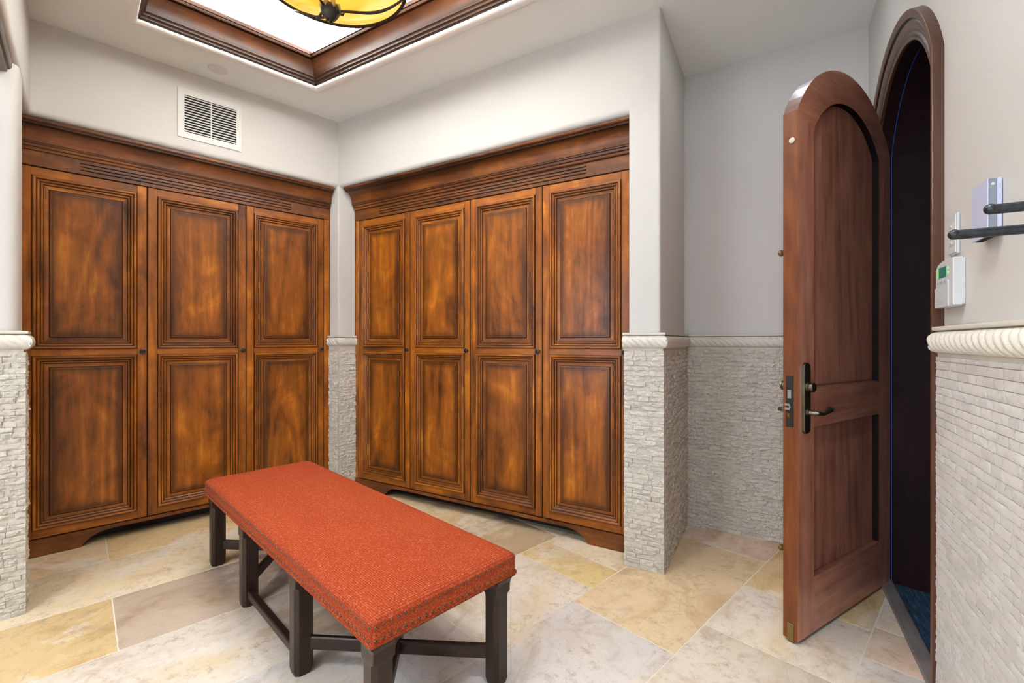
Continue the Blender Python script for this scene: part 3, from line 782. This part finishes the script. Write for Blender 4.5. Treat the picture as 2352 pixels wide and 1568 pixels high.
for side in (0, 1):
    y0, sg = (0.0, -1) if side == 0 else (DT, 1)
    m = MB(); cx, czp = 0.058, 1.006
    m.rings([[(x, y0 + sg * h, z) for x, z in stadium(cx, czp, w_, hh)] for w_, hh, h in ((.0265, .147, 0), (.0265, .147, .008), (.0245, .145, .0105), (.021, .141, .0115))], True, (True, True))
    pl = m.build('lock_plate', 'bronze', door, angle=30)
    m = MB(); m.lathe([(.021, 0), (.0215, sg * .008), (.017, sg * .010), (.017, sg * .015), (.020, sg * .017), (.020, sg * .023), (.018, sg * .025), (.002, sg * .0255)], (cx + .001, y0 + sg * .011, 1.052), 'y', 28)
    m.build('deadbolt_turn', 'bronze', pl, angle=30)
    m = MB(); m.lathe([(.014, 0), (.0145, sg * .006), (.010, sg * .009), (.009, sg * .02)], (cx, y0 + sg * .011, 0.948), 'y', 20)
    yy = y0 + sg * .045
    pts = [(cx, y0 + sg * .012, .948), (cx, y0 + sg * .034, .948), (cx + .006, yy, .948), (cx + .02, yy + sg * .003, .946), (cx + .045, yy + sg * .004, .942), (cx + .065, yy + sg * .003, .942), (cx + .085, yy, .947), (cx + .105, yy - sg * .001, .953), (cx + .116, yy - sg * .001, .955)]
    m.tube(pts, [.009, .009, .0095, .0085, .0065, .0062, .0085, .0125, .0135], 14)
    m.tube([(cx + .116, yy - sg * .001, .955), (cx + .120, yy - sg * .001, .956), (cx + .124, yy - sg * .001, .957)], [.015, .0155, .010], 14)
    m.build('lever_handle', 'bronze', pl, angle=40)
# lock faceplate on the leaf edge
m = MB(); m.bbox((-.0022, .016, .888), (.001, .045, 1.097), .0006); fp = m.build('latch_plate', 'black_iron', door)
m = MB(); m.bbox((-.004, .0235, 1.005), (-.001, .0385, 1.040), .0006); m.build('deadbolt', 'nickel', fp)
m = MB(); m.bbox((-.012, .025, .975), (-.001, .046, .984), .001); m.bbox((-.012, .025, .958), (-.001, .046, .967), .001); m.bbox((-.006, .025, .958), (-.001, .032, .984), .001); m.build('latch_roller', 'nickel', fp)
m = MB(); i = [m.vert(p) for p in ((-.002, .0235, .925), (-.002, .0385, .925), (-.002, .0385, .948), (-.002, .0235, .948), (-.013, .026, .927), (-.004, .0385, .927), (-.004, .0385, .946), (-.013, .026, .946))]
for q in ((0, 1, 5, 4), (1, 2, 6, 5), (2, 3, 7, 6), (3, 0, 4, 7), (4, 5, 6, 7)): m.face([i[k] for k in q])
m.build('latch_bolt', 'brass', fp)
m = MB(); m.bbox((-.003, .014, .005), (.001, .040, .078), .0008); m.build('bottom_bolt_plate', 'old_brass', door)
m = MB(); m.lathe([(.0135, 0), (.0135, -.003), (.0115, -.005), (.001, -.0055)], (0, .020, 2.065), 'x', 24); m.build('edge_bolt', 'nickel', door)
for z in (1.615, 0.365):
    m = MB(); m.lathe([(.006, 0), (.005, .012), (.011, .016), (.014, .022), (.013, .028), (.008, .032), (.001, .033)], (.030, DT, z), 'y', 20); m.build('surface_knob', 'old_brass', door)
m = MB(); m.bbox((.05, DT, 2.09), (.075, DT + .018, 2.20), .003); m.tube([(.0625, DT + .012, 2.08), (.0625, DT + .012, 2.235)], .006, 12); m.build('surface_bolt', 'bronze', door)

# ------------------------------------------------------------ bench
BL, BWD = 1.852, 0.581
bench = empty('bench', (-1.164, 0.576, 0), R(182.4), 'long dark wooden bench with nail-studded red woven upholstery on the stone floor', 'bench')
# local: x from the near end to the far end (0..BL), y: 0 front long side .. -BWD back (rot 177.6 -> +y local points to -y world)
def rrect(x0, y0, x1, y1, r, z, n=5):
    out = []
    for cx, cy, a0 in ((x1 - r, y1 - r, 0), (x0 + r, y1 - r, 90), (x0 + r, y0 + r, 180), (x1 - r, y0 + r, 270)):
        for k in range(n + 1):
            t = R(a0 + 90 * k / n); out.append((cx + r * math.cos(t), cy + r * math.sin(t), z))
    return out
def seat():
    m = MB(); x0, y0, x1, y1 = 0, -BWD, BL, 0
    levels = [(0.006, .404, .012), (-0.003, .406, .014), (-0.004, .413, .014), (0.001, .417, .014), (0.001, .455, .014), (0.0, .468, .015), (0.004, .477, .018), (0.012, .484, .022), (0.026, .4895, .03), (0.05, .494, .035), (.09, .498, .03), (.14, .501, .02), (.2, .503, .01)]
    rings = [rrect(x0 + i, y0 + i, x1 - i, y1 - i, r, z) for i, z, r in levels]
    m.rings(rings, True, (True, True))
    return m.build('cushion', 'red_fabric', bench, angle=60)
seat()
bench.scale = (1, 1, 0.972)
LEGX = (0.054, 0.618, 1.245, 1.798); LEGY = (-0.052, -BWD + 0.052); LH = 0.036
def leg(x, y):
    m = MB()
    def sec(h, c, z, bot=0):
        c1 = c
        return [(x + a, y + b, z) for a, b in ((h - c1, h), (-h + c1, h), (-h, h - c1), (-h, -h + c1), (-h + c1, -h), (h - c1, -h), (h, -h + c1), (h, h - c1))]
    m.rings([sec(LH - .006, .013, 0), sec(LH - .001, .014, .022), sec(LH - .001, .014, .325), sec(LH - .001, .012, .335), sec(LH, .004, .341), sec(LH, .0025, .345), sec(LH, .0025, .404)], True, (True, True))
    return m.build('leg', 'walnut_z', bench, angle=25)
for x in LEGX:
    for y in LEGY: leg(x, y)
def apron():
    m = MB(); r = 0.034; zt, zb = .404, .386
    def bracket_line(a, b, fixed, axis):
        """thin rail between two legs whose lower edge curves down into them"""
        pts = [(a, zb - r)] + [(a + r - r * math.cos(R(90) * k / 6), zb - r + r * math.sin(R(90) * k / 6)) for k in range(1, 7)]
        pts += [(b - r + r * math.sin(R(90) * k / 6), zb - r + r * math.cos(R(90) * k / 6)) for k in range(0, 7)]
        lo, hi = fixed - LH + .003, fixed + LH - .003
        if axis == 'x': mk = lambda u, v_, z: (u, v_, z)
        else: mk = lambda u, v_, z: (v_, u, z)
        A = [m.vert(mk(u, lo, z)) for u, z in pts]; B = [m.vert(mk(u, hi, z)) for u, z in pts]
        At = [m.vert(mk(u, lo, zt)) for u, z in pts]; Bt = [m.vert(mk(u, hi, zt)) for u, z in pts]
        for k in range(len(pts) - 1):
            m.face((A[k], A[k + 1], At[k + 1], At[k])); m.face((B[k + 1], B[k], Bt[k], Bt[k + 1])); m.face((A[k + 1], A[k], B[k], B[k + 1])); m.face((At[k], At[k + 1], Bt[k + 1], Bt[k]))
    for y in LEGY:
        for a, b in zip(LEGX, LEGX[1:]): bracket_line(a + LH - .002, b - LH + .002, y, 'x')
        # short flare beyond end legs
    for x in (LEGX[0], LEGX[-1]): bracket_line(LEGY[1] + LH - .002, LEGY[0] - LH + .002, x, 'y')
    # corner flares under the overhanging upholstery
    for x, sx in ((LEGX[0], -1), (LEGX[-1], 1)):
        for y, sy in ((LEGY[0], 1), (LEGY[1], -1)):
            rr = []
            for k in range(7):
                t = R(90) * k / 6; e = .014 * (1 - math.cos(t)); z = .360 + .036 * math.sin(t)
                h = LH - .001 + e; rr.append([(x + (h if sx > 0 else LH - .004), y + (h if sy > 0 else LH - .004), z), (x - (h if sx < 0 else LH - .004), y + (h if sy > 0 else LH - .004), z), (x - (h if sx < 0 else LH - .004), y - (h if sy < 0 else LH - .004), z), (x + (h if sx > 0 else LH - .004), y - (h if sy < 0 else LH - .004), z)])
            rr.append([(a_[0], a_[1], .404) for a_ in rr[-1]])
            m.rings(rr, True, (True, True))
    m.box((LEGX[0], LEGY[1], .388), (LEGX[-1], LEGY[0], .4045))
    m.build('apron', 'walnut_x', bench, angle=35)
apron()
def bar(p, q, h=0.050, t=0.022, z=0.112, name='stretcher'):
    m = MB(); P = Vector((*p, 0)); Q = Vector((*q, 0)); d = (Q - P).normalized(); n_ = Vector((-d.y, d.x, 0)); c = .004
    def ring(o):
        return [o + n_ * a + Vector((0, 0, z + b)) for a, b in ((t / 2, h / 2 - c), (t / 2 - c, h / 2), (-t / 2 + c, h / 2), (-t / 2, h / 2 - c), (-t / 2, -h / 2 + c), (-t / 2 + c, -h / 2), (t / 2 - c, -h / 2), (t / 2, -h / 2 + c))]
    m.rings([ring(P), ring(Q)], True, (True, True)); return m.build(name, 'walnut_x', bench, angle=30)
for a, b in ((0, 1), (2, 3)):
    bar((LEGX[a] + .022, LEGY[0] - .022), (LEGX[b] - .022, LEGY[1] + .022)); bar((LEGX[a] + .022, LEGY[1] + .022), (LEGX[b] - .022, LEGY[0] - .022))
for y in LEGY: bar((LEGX[1] + LH - .003, y), (LEGX[2] - LH + .003, y), 0.034, 0.030, 0.060)
def nails():
    me = None; P = []
    sp = 0.0245
    def side(a, b, n_, fixed, rot):
        for k in range(n_ + 1):
            u = a + (b - a) * k / n_
            for z in (.4235, .4625): P.append((u, fixed, z, rot))
    side(.014, BL - .014, int(BL / sp), 0.0, 0); side(.014, BL - .014, int(BL / sp), -BWD, 2)
    E2 = []
    for k in range(int(BWD / sp) + 1):
        u = -.014 - (BWD - .028) * k / int(BWD / sp)
        for z in (.4235, .4625): P.append((0.0, u, z, 1)); P.append((BL, u, z, 3))
    dirs = {0: (0, 1), 1: (-1, 0), 2: (0, -1), 3: (1, 0)}
    vis = sorted([p for p in P if p[3] in (0, 1)], key=lambda p: (p[0] if p[3] == 0 else 0) + (0.0 if p[3] == 1 else 0.05)); vis = [p for p in vis]
    rest = [p for p in P if p[3] in (2, 3)]
    near, far = vis[:100], vis[100:] + rest
    prof = [(.0001, .0034), (.0018, .0031), (.0034, .0021), (.0043, .0006), (.0045, -.001)]
    m = MB(); m.lathe(prof[::-1], (0, 0, 0), 'z', 12); first = m.build('nail_head', 'nail_metal', bench, angle=60)
    for k, (x, y, z, d) in enumerate(near):
        o = first if k == 0 else first.copy()
        if k: COL.objects.link(o); o.parent = bench
        dx, dy = dirs[d]; o.location = (x + dx * -.0008, y + dy * -.0008, z)
        o.rotation_mode = 'QUATERNION'; o.rotation_quaternion = Vector((dx, dy, 0)).to_track_quat('Z', 'Y')
    m = MB()
    for x, y, z, d in far:
        q = Vector((*dirs[d], 0)).to_track_quat('Z', 'Y')
        rg = [[q @ Vector((r * math.cos(t), r * math.sin(t), h)) + Vector((x, y, z)) for t in [2 * math.pi * k / 8 for k in range(8)]] for r, h in prof[::-1]]
        m.rings(rg, True, (False, True))
    o = m.build('nail_row', 'nail_metal', bench, angle=60); o['kind'] = 'stuff'
nails()

# ------------------------------------------------------------ small fittings
def grille():
    root = empty('wall_grille', (-3.68, 0.0, 0), ANG_A, 'white louvred metal air grille on the plaster above the left wardrobe', 'vent')
    m = MB(); x0, x1, z0, z1 = .461, .832, 2.594, 2.921; a0, a1, b0, b1 = .498, .800, 2.634, 2.879; t = .007
    m.box((x0, -t, z0), (a0, 0, z1)); m.box((a1, -t, z0), (x1, 0, z1)); m.box((a0, -t, z0), (a1, 0, b0)); m.box((a0, -t, b1), (a1, 0, z1))
    xm = (a0 + a1) / 2; m.box((xm - .0035, -t, b0), (xm + .0035, -.001, b1))
    for px, pz in ((x0 + .018, (z0 + z1) / 2), (x1 - .018, (z0 + z1) / 2), (xm, z0 + .02), (xm, z1 - .02)): m.lathe([(.004, 0), (.004, -.0015), (.001, -.002)], (px, -t, pz), 'y', 10)
    m.build('frame', 'white_paint', root)
    m = MB(); m.box((a0, -.0018, b0), (a1, -.0008, b1)); m.build('duct', 'dark_void', root)
    n = 14
    for k in range(n):
        z = b0 + (b1 - b0) * (k + .5) / n; m = MB(); h = .0052
        m.extrude_x([(-.0065, z - h * .4), (-.0055, z - h * .6), (-.0022, z + h * .7), (-.0032, z + h)], a0, a1); m.build('louvre', 'white_paint', root)
grille()
m = MB(); m.lathe([(.056, ZC), (.056, ZC - .006), (.053, ZC - .009), (.02, ZC - .010), (.001, ZC - .010)], (-3.506, .655, 0), 'z', 40)
simple('cover_white', (0.70, 0.70, 0.66), 0.5, var=0.01)
tag(m.build('ceiling_cover', 'cover_white', None), 'plain round white cover disc on the ceiling above the wall grille', 'ceiling cover')

def lamp():
    cx, cy, zr, Rr = -2.02, .805, 2.882, .335
    root = empty('ceiling_lamp', (cx, cy, 2.665), 0, 'amber glass bowl lamp with dark iron ribs hanging in the ceiling tray', 'ceiling lamp')
    o0 = 2.665
    m = MB(); prof = []
    for k in range(13):
        t = R(90) * k / 12; f = math.sin(t); prof.append((max(.001, Rr * .985 * f), 2.735 - o0 + .145 * f ** 1.45))
    for k in range(12, -1, -1):
        t = R(90) * k / 12; f = math.sin(t); prof.append((max(.001, (Rr - .002) * .985 * f), 2.741 - o0 + .145 * f ** 1.45))
    m.lathe(prof, (0, 0, 0), 'z', 56, caps=False); m.build('glass_bowl', 'amber_glass', root, angle=60)
    m = MB(); m.lathe([(Rr - .010, zr - o0 - .010), (Rr + .004, zr - o0 - .013), (Rr + .010, zr - o0), (Rr + .006, zr - o0 + .012), (Rr - .004, zr - o0 + .012), (Rr - .004, zr - o0 - .008)], (0, 0, 0), 'z', 64, caps=False)
    m.build('ring', 'lamp_iron', root, angle=40)
    for k in range(3):
        t0 = R(-190 + 120 * k); m = MB(); pts = []
        for j in range(14):
            f = j / 13; r = .028 + (Rr - .015) * f; sw = .32 * math.sin(math.pi * f) + .25 * f
            z = 2.712 - o0 + (zr - .006 - 2.712) * (f ** 1.35) - .006 * math.sin(math.pi * f)
            pts.append((r * math.cos(t0 + sw), r * math.sin(t0 + sw), z))
        m.tube(pts, [.0075 - .003 * abs(2 * j / 13 - 1) for j in range(14)], 10); m.build('rib', 'lamp_iron', root, angle=50)
    m = MB(); m.lathe([(.001, -.004), (.006, -.002), (.009, .004), (.013, .008), (.028, .018), (.039, .036), (.041, .050), (.036, .064), (.022, .073), (.016, .082)], (0, 0, 0), 'z', 28)
    for k in range(6):
        t = R(60 * k); m.tube([(.008 * math.cos(t), .008 * math.sin(t), .012), (.014 * math.cos(t), .014 * math.sin(t), .002), (.019 * math.cos(t), .019 * math.sin(t), .003)], [.004, .0035, .002], 6)
    f = m.build('finial', 'lamp_iron', root, angle=50)
    m = MB()
    for k in range(7):
        t = 2 * math.pi * k / 7
        m.tube([(.020 * math.cos(t), .020 * math.sin(t), .084), (.034 * math.cos(t), .034 * math.sin(t), .070), (.039 * math.cos(t), .039 * math.sin(t), .056), (.040 * math.cos(t), .040 * math.sin(t), .044)], [.008, .011, .008, .001], 6)
    m.build('leaf_collar', 'lamp_gold', f, angle=50)
    for s_ in (-1, 1):
        m = MB(); d = Vector((math.cos(R(40)), math.sin(R(40)), 0)) * s_
        m.tube([d * .034 + Vector((0, 0, .055)), d * .042 + Vector((0, 0, .040)), d * .050 + Vector((0, 0, .028)), d * .060 + Vector((0, 0, .026)), d * .066 + Vector((0, 0, .032))], [.004, .005, .0055, .005, .002], 8)
        m.build('scroll_leaf', 'lamp_iron', root, angle=50)
    m = MB(); m.tube([(0, 0, 2.735 - o0), (0, 0, 3.47 - o0)], .008, 12); m.lathe([(.065, 3.50 - o0), (.065, 3.485 - o0), (.03, 3.465 - o0), (.008, 3.455 - o0)], (0, 0, 0), 'z', 24); m.build('stem', 'lamp_iron', root, angle=40)
    for k in range(3):
        t = R(120 * k + 10); m = MB(); m.tube([(Rr * math.cos(t), Rr * math.sin(t), zr - o0 + .01), (.02 * math.cos(t), .02 * math.sin(t), 3.35 - o0)], .004, 8); m.build('hanger', 'lamp_iron', root)
    l = bpy.data.lights.new('lamp_bulb', 'POINT'); l.energy = 5; l.color = (1.0, .92, .82); l.shadow_soft_size = .08
    lo = bpy.data.objects.new('lamp_bulb', l); COL.objects.link(lo); lo.location = (cx, cy, 3.14)
lamp()

# alarm keypad, dimmer plate, wireless box (frame of the right wall)
kp = empty('alarm_keypad', (*PC, 0), ANG_C, 'white alarm keypad with small green screen above the rope moulding', 'keypad')
x0, x1, z0, z1 = .238, .399, 1.345, 1.490
m = MB(); m.bbox((x0 + .03, -.008, z0 + .004), (x1, 0, z1 - .006), .002); m.build('back_plate', 'white_plastic', kp)
m = MB(); F = []
prof = [(x0, z0 + .004), (x0 + .006, z0), (x1 - .012, z0), (x1 - .004, z0 + .004), (x1 - .004, z1 - .006), (x1 - .010, z1 - .002), (x0 + .06, z1 - .001), (x0 + .02, z1 - .008), (x0, z1 - .022)]
m.rings([[(x, y, z) for x, z in prof] for y in (-.006, -.024)] + [[(x1 - .08 + (x - x1 + .08) * .97, -.027, 1.4175 + (z - 1.4175) * .97) for x, z in prof]], True, (True, True)); m.build('body', 'white_plastic', kp, angle=30)
m = MB(); m.bbox((x0 + .022, -.0282, 1.437), (x0 + .100, -.026, 1.470), .0006); m.build('screen', 'lcd_green', kp)
m = MB(); m.bbox((x0 + .0225, -.0286, 1.4375), (x0 + .034, -.027, 1.469), .0004); m.build('backlight', 'led_green', kp)
for k in range(4):
    m = MB(); m.bbox((x0 + .020 + .021 * k, -.0285, 1.420), (x0 + .034 + .021 * k, -.026, 1.4275), .0008); m.build('button', 'legend_grey', kp)
for k in range(2):
    m = MB(); m.lathe([(.0045, 0), (.0045, -.0015), (.001, -.0018)], (x0 + .115, -.0268, 1.462 - .014 * k), 'y', 12); m.build('indicator', 'led_green', kp)
m = MB(); m.rings([[(x, y, z) for x, z in [(x0 + .001, z0 + .006), (x0 + .004, z0 + .001), (x1 - .040, z0 + .002), (x1 - .040, 1.426), (x1 - .06, 1.418), (x1 - .10, 1.409), (x0 + .03, 1.406), (x0 + .001, 1.409)]] for y in (-.025, -.0295)], True, (True, True))
fl_ = m.build('flap', 'white_plastic', kp, angle=30)
for k in range(4):
    m = MB(); m.box((x0 + .012, -.0299, z0 + .012 + .005 * k), (x0 + .085 - .014 * k, -.029, z0 + .0128 + .005 * k)); m.build('groove', 'legend_grey', fl_)

sw = empty('dimmer_switch', (*PC, 0), ANG_C, 'white wall dimmer plate beside the door casing above the keypad', 'light switch')
m = MB(); m.bbox((.288, -.008, 1.503), (.358, 0, 1.625), .003); m.bbox((.292, -.011, 1.507), (.354, -.007, 1.621), .002); m.build('plate', 'white_plastic', sw)
m = MB(); m.bbox((.306, -.0125, 1.532), (.340, -.0105, 1.597), .001); pd = m.build('paddle', 'white_paint', sw)
for k in range(5):
    m = MB(); m.bbox((.310, -.0145, 1.537 + .012 * k), (.327, -.012, 1.544 + .012 * k), .001); m.build('button', 'white_plastic', pd)

ap = empty('wireless_box', (*PC, 0), ANG_C, 'slim white plastic wireless box with grey side behind the iron towel arms', 'wireless box')
m = MB(); m.bbox((.540, -.0105, 1.502), (.639, -.002, 1.640), .001); m.box((.56, -.003, 1.52), (.62, 0, 1.62)); m.build('base', 'cool_white_plastic', ap)
m = MB(); m.bbox((.5395, -.0255, 1.501), (.6385, -.0103, 1.640), .001); m.build('side_band', 'grey_plastic', ap)
m = MB(); m.bbox((.539, -.0275, 1.500), (.639, -.0255, 1.641), .0008); fc = m.build('front', 'cool_white_plastic', ap)
m = MB(); m.lathe([(.0035, 0), (.0035, .0008), (.001, .001)], (.6383, -.018, 1.626), 'x', 12); m.build('emblem', 'white_plastic', ap)
for k in range(5):
    m = MB(); m.box((.546 + .017 * k, -.022, 1.4993), (.556 + .017 * k, -.008, 1.5003)); m.build('vent_slot', 'dark_void', ap)

# iron arms reaching out from the right wall
rk = empty('towel_rack', (*PC, 0), ANG_C, 'dark iron rack with two round arms reaching out from the right wall', 'towel rack')
xr = (PC[1] - 1.30) / math.sin(R(73.2))
m = MB(); m.bbox((xr - .02, -.012, 1.40), (xr + .05, 0, 1.56), .003); m.build('wall_plate', 'bar_iron', rk)
for dx, ln, zt, zb in ((0.028, .144, 1.487, 1.487), (0.0, .187, 1.450, 1.450)):
    m = MB(); m.tube([(xr + dx, 0.0, zb), (xr + dx, -ln * .5, zb), (xr + dx, -ln + .009, zt)], .0092, 20)
    m.lathe([(max(.0004, .0100 * math.sin(R(15 * k))), -.0100 * math.cos(R(15 * k))) for k in range(13)], (xr + dx, -ln + .0108, zt + .001), 'z', 24); m.build('arm', 'bar_iron', rk, angle=50)

# wooden head frame in the wide opening, behind the plaster header
m = MB(); m.extrude_x([(.020, 2.515), (.020, 2.475), (.026, 2.465), (.034, 2.462), (.036, 2.450), (.098, 2.440), (.098, 2.515)], -0.8, 3.035)
struct('trim_26', m, 'grey_wood', (0, -0.205, 0), R(180))
